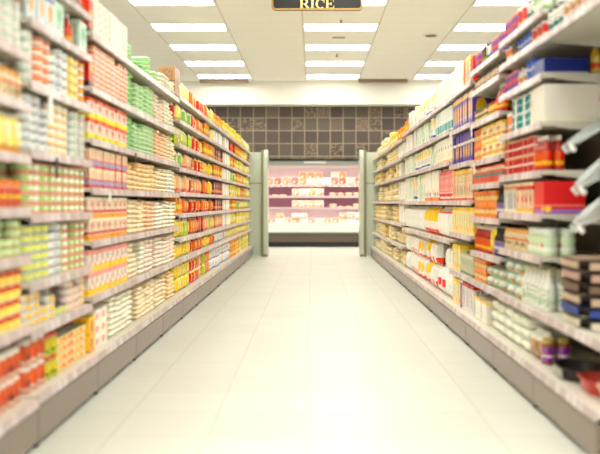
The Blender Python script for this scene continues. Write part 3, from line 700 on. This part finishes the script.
for sh, us in byk.items():
    name, cat = KIND[sh]
    us.sort(key=lambda U: (-U['in'], -U['a']))
    vis = [U for U in us if U['in']][:300]
    rest = us[len(vis):]
    cnts[sh] = (len(vis), len(rest))
    for U in vis:
        bmn, lm, fm = proto(U['k'])
        parts = lm is not None and U['w'] > 2.6 and not U['row']
        o = link(name, bmn if parts else fm); o.matrix_world = xf(U)
        tag(o, label(U), cat, LOOK[U['k']]['desc']+'s on the '+('left' if U['side'] < 0 else 'right')+' shelves')
        if parts: link(LIDNAME[sh], lm, o)
    if rest:
        mats, mi = [], {}
        V, Fc, UV, MI = [], [], [], []
        cache = {}
        for U in rest:
            me = proto(U['k'])[2]; k = U['k']
            if k not in cache:
                uvl = me.uv_layers[0].data if me.uv_layers else None
                mm = []
                for m in me.materials:
                    if m.name not in mi: mi[m.name] = len(mats); mats.append(m)
                    mm.append(mi[m.name])
                cache[k] = ([v.co.copy() for v in me.vertices], [tuple(p.vertices) for p in me.polygons],
                            [tuple(uvl[l].uv) for p in me.polygons for l in p.loop_indices], [mm[p.material_index] for p in me.polygons])
            vs, ps, uv, ms = cache[k]
            o = len(V); m = xf(U)
            V += [tuple(m @ v) for v in vs]; Fc += [tuple(o+i for i in p) for p in ps]; UV += uv; MI += ms
        me = bpy.data.meshes.new(name+'_mass'); me.from_pydata(V, [], Fc)
        ul = me.uv_layers.new(name='UVMap')
        ul.data.foreach_set('uv', [c for p in UV for c in p]); me.polygons.foreach_set('material_index', MI)
        for m in mats: me.materials.append(m)
        if sh != 'carton': me.shade_smooth(); me.set_sharp_from_angle(angle=math.radians(38))
        o = link('distant_'+STUFFNAME[sh], me)
        tag(o, 'mass of small %s filling the shelves toward and behind the rest' % STUFFNAME[sh], STUFFNAME[sh], None, 'stuff')
print('UNITS', len(UNITS), cnts)
# brown case on the top left shelf
L = LOOK['c_cb']; w, d, h = L['dims']
b, l = make_body('carton', .26, .15, .25); l.free()
o = obj('cardboard_case', b, L['mats']); o.location = (-1.255-.10, 7.87, 2.107); tag(o, 'brown speckled cardboard case standing on the left top shelf beyond white bags', 'box')
# price flags clipped to rails
def flag(side, bay, y, H, w=.05, h=.07, m='white'):
    xs = XL if side < 0 else XR
    root = roots[(side, bay)]
    bm = bmesh.new(); box(bm, -.001, .001, -w/2, w/2, -h, 0); box(bm, -.004, .004, -.006, .006, -.008, .008)
    s = obj('price_flag', bm, M[m], root); s.location = (side*(xs-.014)-root.location.x, y-root.location.y, H-.01)
for a in ((1, 3, 7.25, 1.695), (1, 2, 6.3, 1.67), (1, 2, 6.2, 1.385), (-1, 1, 4.05, 1.31, .04, .09, 'black'), (-1, 2, 4.9, .21, .06, .07), (-1, 2, 5.1, 1.17), (-1, 1, 3.95, 1.6, .06, .12), (-1, 3, 5.85, 1.44, .03, .06, 'black')):
    flag(*a)
# ---------------------------------------------------------------- cookware bay, nearest right
def dish(bm, a, b, h, flare=.8, seg=28, mi=0, rim=.012):
    prof = [(0.0, .003), (flare*.55, .003), (flare, .006), (.97, h), (1.0, h), (1.0+rim*3, h-.002), (1.0+rim*3, h-.006), (.985, h-.006), (flare+.01, 0), (flare*.5, 0), (0, 0)]
    rows = []
    for r, z in prof:
        if r == 0: rows.append([bm.verts.new((0, 0, z))]); continue
        row = []
        for i in range(seg):
            t = 2*PI*i/seg; c, s = math.cos(t), math.sin(t); e = .7
            row.append(bm.verts.new((a*r*math.copysign(abs(c)**e, c), b*r*math.copysign(abs(s)**e, s), z)))
        rows.append(row)
    for k in range(len(rows)-1):
        A, B_ = rows[k], rows[k+1]
        for i in range(seg):
            j = (i+1) % seg
            q = [A[i % len(A)], A[j % len(A)], B_[j % len(B_)], B_[i % len(B_)]]
            q = list(dict.fromkeys(q))
            if len(q) > 2: bm.faces.new(q).material_index = mi
sleeve = [((196, 168, 140), 'tan'), ((120, 90, 70), 'brown'), ((188, 150, 130), 'beige'), ((38, 66, 150), 'blue'), ((216, 206, 180), 'cream')]
SLM = [plain('sleeve_'+n, c, .5) for c, n in sleeve]
stack = [4, 3, 0, 1, 2, 0]
z = .508
for i, s in enumerate(stack):
    t = empty('roasting_tray', (XR+.2, 4.02+.02*(i % 2), z), 'black roasting tray with %s sleeve, %s up in near right stack' % (sleeve[s][1], nth(i+1)), 'baking tray', 'stacked roasting trays')
    bm = bmesh.new(); dish(bm, .17, .27, .045); obj('tray', bm, M['pan'], t, True)
    bm = bmesh.new(); box(bm, -.172, -.166, -.13, .13, .006, .04); box(bm, -.16, .16, -.13, .13, .046, .049); box(bm, -.16, .16, -.278, -.272, .008, .04)
    obj('label_sleeve', bm, SLM[s], t, label=sleeve[s][1]+' card sleeve')
    z += .054
hang = [(3.86, 1.45, -.6, 'silver', 'highest'), (3.76, 1.27, -.72, 'silver', 'middle'), (3.76, 1.09, -.66, 'silver', 'lowest')]
for y, zz, tilt, m, nme in hang:
    arm = bmesh.new()
    q = Vector((math.cos(tilt), 0, -math.sin(tilt))); nn = Vector((math.sin(tilt), 0, math.cos(tilt)))
    c0 = Vector((XR+.13, y, zz))-nn*.007
    cyl(arm, c0-q*.2, c0+q*.24, .005, 8); cyl(arm, c0-q*.2, c0-q*.2+nn*.03, .005, 8); p1 = c0+q*.24; cyl(arm, p1, (XR+.42, y, p1.z+.01), .005, 8)
    o = obj('display_hook', arm, M['wire'], None, True); tag(o, 'wire display hook carrying the %s oval dish on near right bay' % nme, 'hook', 'wire hooks')
    d_ = empty('serving_dish', (XR+.13, y, zz), '%s of three oval silver serving dishes hung at near right' % nme, 'dish', 'hanging oval dishes')
    d_.rotation_euler = (0, tilt, 0)
    bm = bmesh.new(); dish(bm, .17, .17, .016, .84); obj('bowl', bm, M[m], d_, True)
    bm = bmesh.new(); box(bm, -.2, -.18, -.05, -.049, -.02, .02); obj('price_tag', bm, M['white'], d_, label='white price tag')
    bm = bmesh.new(); box(bm, -.2, -.18, .05, .051, -.02, .02); obj('price_tag', bm, M['white'], d_, label='white price tag')
# base shelf: black tin, red dish
t = empty('baking_tin', (XR+.13, 4.17, .222), 'large black baking tin on near right bottom shelf', 'baking tin')
bm = bmesh.new(); dish(bm, .12, .16, .06, .85); obj('tin_body', bm, M['pan'], t, True)
bm = bmesh.new(); box(bm, -.125, -.121, -.09, .05, .008, .05); obj('label_sleeve', bm, M['fr_grey'], t, label='grey card sleeve')
Mred = plain('red_glaze', (196, 60, 44), .3); Mskin = plain('pale_dish', (232, 190, 160), .5)
t = empty('red_dish', (XR+.13, 3.83, .222), 'round red-rimmed dish beside the black baking tin', 'dish')
bm = bmesh.new(); dish(bm, .11, .12, .07, .8); obj('bowl', bm, Mred, t, True)
t = empty('pale_bowl', (XR+.12, 3.58, .222), 'pale peach bowl nearest the camera on right bottom shelf', 'bowl')
bm = bmesh.new(); dish(bm, .1, .1, .08, .7); obj('bowl', bm, Mskin, t, True)
# ---------------------------------------------------------------- end panels of the two runs
def end_panel(side):
    nm = 'left' if side < 0 else 'right'
    y0 = 16.93
    xo = {-1: (-1.3, -1.0), 1: (1.03, 1.31)}[side]
    root = empty('end_panel', (side*1.1, y0, 0), 'pale green end panel closing the %s run of shelves' % nm, 'panel', 'green panels at the far ends of the shelves')
    lx = -side*1.1
    a, b = min(xo), max(xo)
    inner = b if side < 0 else a
    bm = bmesh.new(); box(bm, a+lx, b+lx, .0, .03, .02, 2.12, 0, .006); obj('panel', bm, M['green_panel'], root)
    bm = bmesh.new(); box(bm, side*1.32+lx, side*1.66+lx, .0, .03, .02, 2.12, 0, .004); obj('side_panel', bm, M['green_panel'], root)
    bm = bmesh.new(); box(bm, inner-.05*(1 if side < 0 else 0)+lx, inner+.05*(0 if side < 0 else 1)+lx, -.04, -.002, 0, 2.16, 0, .006); obj('post', bm, M['green_post'], root)
    # rounded screen pointing down the aisle
    e = inner-side*.002; bm = bmesh.new()
    pts = [(0, .05), (.5, .05), (.5, 1.98)]
    for i in range(1, 8): t = i/8*PI/2; pts.append((.5-.2+.2*math.cos(t), 1.98+.2*math.sin(t)))
    pts += [(.2, 2.18)]
    for i in range(1, 8): t = PI/2+i/8*PI/2; pts.append((.2+.2*math.cos(t), 1.98+.2*math.sin(t)))
    pts.append((0, 1.98))
    prism(bm, pts, lambda q, b_, t: (e+lx+(-side)*t, -.02+q, b_), .075)
    obj('screen', bm, M['green_panel'], root)
    bm = bmesh.new(); box(bm, min(e, e-side*.075)+lx, max(e, e-side*.075)+lx, -.018, .46, 0, .05); obj('base', bm, M['green_post'], root)
    bm = bmesh.new(); box(bm, a+lx, b+lx, -.008, -.001, 1.48, 1.5); obj('joint_strip', bm, M['green_post'], root)
end_panel(-1); end_panel(1)
# ---------------------------------------------------------------- refrigerated display case
FY = 20.66
fr = empty('refrigerated_case', (-.1, FY, 0), 'long open refrigerated meat case below the slate tiled wall', 'display case')
X0, X1 = -2.4, 2.4
def fp(name, m, *bx, lab=None, bev=0):
    bm = bmesh.new()
    for q in bx: box(bm, *q, 0, bev)
    return obj(name, bm, m, fr, label=lab)
fp('base', M['fr_brown'], (X0, X1, .05, .86, .12, .36)); fp('toe_kick', M['black'], (X0, X1, .09, .86, 0, .12))
fp('upper_liner', M['fr_in2'], (X0, X1, .78, .799, 1.56, 2.0)); fp('lower_liner', M['fr_in2'], (X0, X1, .78, .799, .57, .93))
fp('bumper', M['fr_grey'], (X0, X1, -.01, .05, .34, .37))
fp('front_ledge', M['fr_white'], (X0, X1, -.04, .1, .37, .6), bev=.02)
fp('deck', M['fr_white'], (X0, X1, .1, .8, .52, .56))
fp('back_liner', M['fr_in'], (X0, X1, .8, .86, .36, 2.1))
fp('end_wall', M['fr_white'], (X0-.05, X0, 0, .86, 0, 2.12)); fp('end_wall', M['fr_white'], (X1, X1+.05, 0, .86, 0, 2.12))
fp('canopy', M['fr_grey'], (X0, X1, .02, .86, 2.02, 2.14), bev=.02)
fp('canopy_lip', M['fr_shelf'], (X0, X1, .0, .04, 1.95, 2.02))
fp('canopy_lamp', M['tube'], (X0+.1, X1-.1, .06, .12, 1.985, 2.015))
fp('white_strip', M['fr_white'], ((304-313)/F*20.7+.1, (326-313)/F*20.7+.1, -.005, .018, 2.07, 2.13))  # short plain white strip on the front of the canopy
shl = [1.54, 1.25, .966]
for H in shl:
    s = fp('shelf', M['fr_shelf'], (X0, X1, .25, .8, H-.02, H))
    bm = bmesh.new(); box(bm, X0, X1, .235, .249, H-.035, H+.02); obj('price_rail', bm, M['rail'], s)
    bm = bmesh.new(); box(bm, X0+.1, X1-.1, .3, .34, H-.034, H-.021); obj('shelf_lamp', bm, M['tube'], s)
meat = [(214, 140, 124), (236, 196, 178), (178, 96, 80), (242, 224, 206), (206, 140, 96)]
MM = [plain('meat_%s' % ('pink', 'pale_pink', 'dark_red', 'pale', 'orange_brown')[i], c, .35) for i, c in enumerate(meat)]
MW = plain('foam_tray', (246, 240, 236), .5); ML = plain('tray_label', (250, 230, 190), .5)
tm = {}
def traymesh(ci, hh_):
    if (ci, hh_) in tm: return tm[(ci, hh_)]
    bm = bmesh.new()
    a, b, h = .097, .11, .03
    vs = [[bm.verts.new((sx*a*s, sy*b*s, z)) for sx, sy in ((-1, -1), (1, -1), (1, 1), (-1, 1))] for s, z in ((.86, 0), (1, h), (.94, h), (.84, .012))]
    for k in range(3):
        for i in range(4): bm.faces.new((vs[k][i], vs[k][(i+1) % 4], vs[k+1][(i+1) % 4], vs[k+1][i])).material_index = 0
    bm.faces.new(vs[0][::-1]); bm.faces.new(vs[3])
    r = bmesh.ops.create_cube(bm, size=2, matrix=Matrix.Translation((0, 0, h*.7)) @ Matrix.Diagonal((a*.93, b*.8, hh_, 1)))
    e_ = {e for v in r['verts'] for e in v.link_edges}; bv = bmesh.ops.bevel(bm, geom=list(e_), offset=.022, segments=2, affect='EDGES'); r = {'verts': bv['verts']}
    for f in {f for v in r['verts'] for f in v.link_faces}: f.material_index = 1
    box(bm, -.045, .0, -b*.8, -b*.3, h*.8+hh_*.9, h*.8+hh_*.92+.002, 2)
    box(bm, -a*.55, a*.3, -b*1.0, -b*.985, h*.3, h*1.6, 2)
    tm[(ci, hh_)] = mesh('meat_tray', bm, [MW, MM[ci], ML], True); return tm[(ci, hh_)]
def meat_row(z, xs_, ys, nmax, nm, tilt=0, grp=''):
    c = 0
    for x, n in xs_:
        c += 1
        if not n: continue
        for q in range(n):
            ci = R.randrange(5); hh_ = R.choice((.02, .032, .045))
            o = link('meat_tray', traymesh(ci, .03))
            if tilt:
                tt = tilt+R.uniform(-.1, .1); o.location = (x, FY+ys+q*.09, z+.115*math.sin(tt)+q*.13); o.rotation_euler = (tt, 0, R.uniform(-.06, .06))
            else: o.location = (x, FY+ys+R.uniform(0, .02), z+q*.056); o.rotation_euler = (0, 0, R.uniform(-.06, .06))
            nmc = ('red', 'pink', 'dark red', 'pale', 'orange')[ci]
            tag(o, '%s meat tray, %s from left, %s up, on %s' % (nmc, nth(c), nth(q+1), nm), 'meat tray', 'wrapped meat trays in the chilled case')
P = lambda p: (p-313)/F*21.
def spread(a, b, f): n = int((P(b)-P(a))/.2); return [(P(a)+.1+.2*i, f(i, n)) for i in range(n)]
meat_row(1.541, spread(250, 290, lambda i, n: 1)+spread(291, 372, lambda i, n: R.choice((1, 2, 2))), .38, 4, 'top case shelf', 1.05)
meat_row(1.251, spread(255, 290, lambda i, n: 1)+spread(329, 370, lambda i, n: R.choice((1, 2))), .42, 3, 'second case shelf')
meat_row(1.251, spread(292, 328, lambda i, n: 1), .4, 3, 'second case shelf middle', 1.0)
meat_row(.967, spread(329, 370, lambda i, n: R.choice((1, 1, 2))), .42, 3, 'third case shelf')
meat_row(.967, spread(292, 326, lambda i, n: 1), .4, 3, 'third case shelf middle', .9)
meat_row(.561, spread(252, 372, lambda i, n: R.choice((1, 2))), .3, 1, 'bottom deck', .6)
# ---------------------------------------------------------------- camera, world
w = bpy.data.worlds.new('store_air'); bpy.context.scene.world = w; w.use_nodes = True
bg = w.node_tree.nodes['Background']; bg.inputs[0].default_value = (1., .99, .97, 1); bg.inputs[1].default_value = .65
cd = bpy.data.cameras.new('camera'); cam = bpy.data.objects.new('camera', cd); C.objects.link(cam)
cam.location = (0, 0, CH); cam.rotation_euler = (PI/2, 0, 0)
cd.sensor_width = 36; cd.lens = 36*F/600; cd.shift_x = -13/600; cd.shift_y = -24/600
cd.clip_start = .05; cd.clip_end = 100
cd.dof.use_dof = True; cd.dof.focus_distance = 9.5; cd.dof.aperture_fstop = 1.3
bpy.context.scene.camera = cam
vs = bpy.context.scene.view_settings
vs.view_transform = 'Standard'; vs.look = 'None'; vs.gamma = 1; vs.use_curve_mapping = False; vs.exposure = 0.8
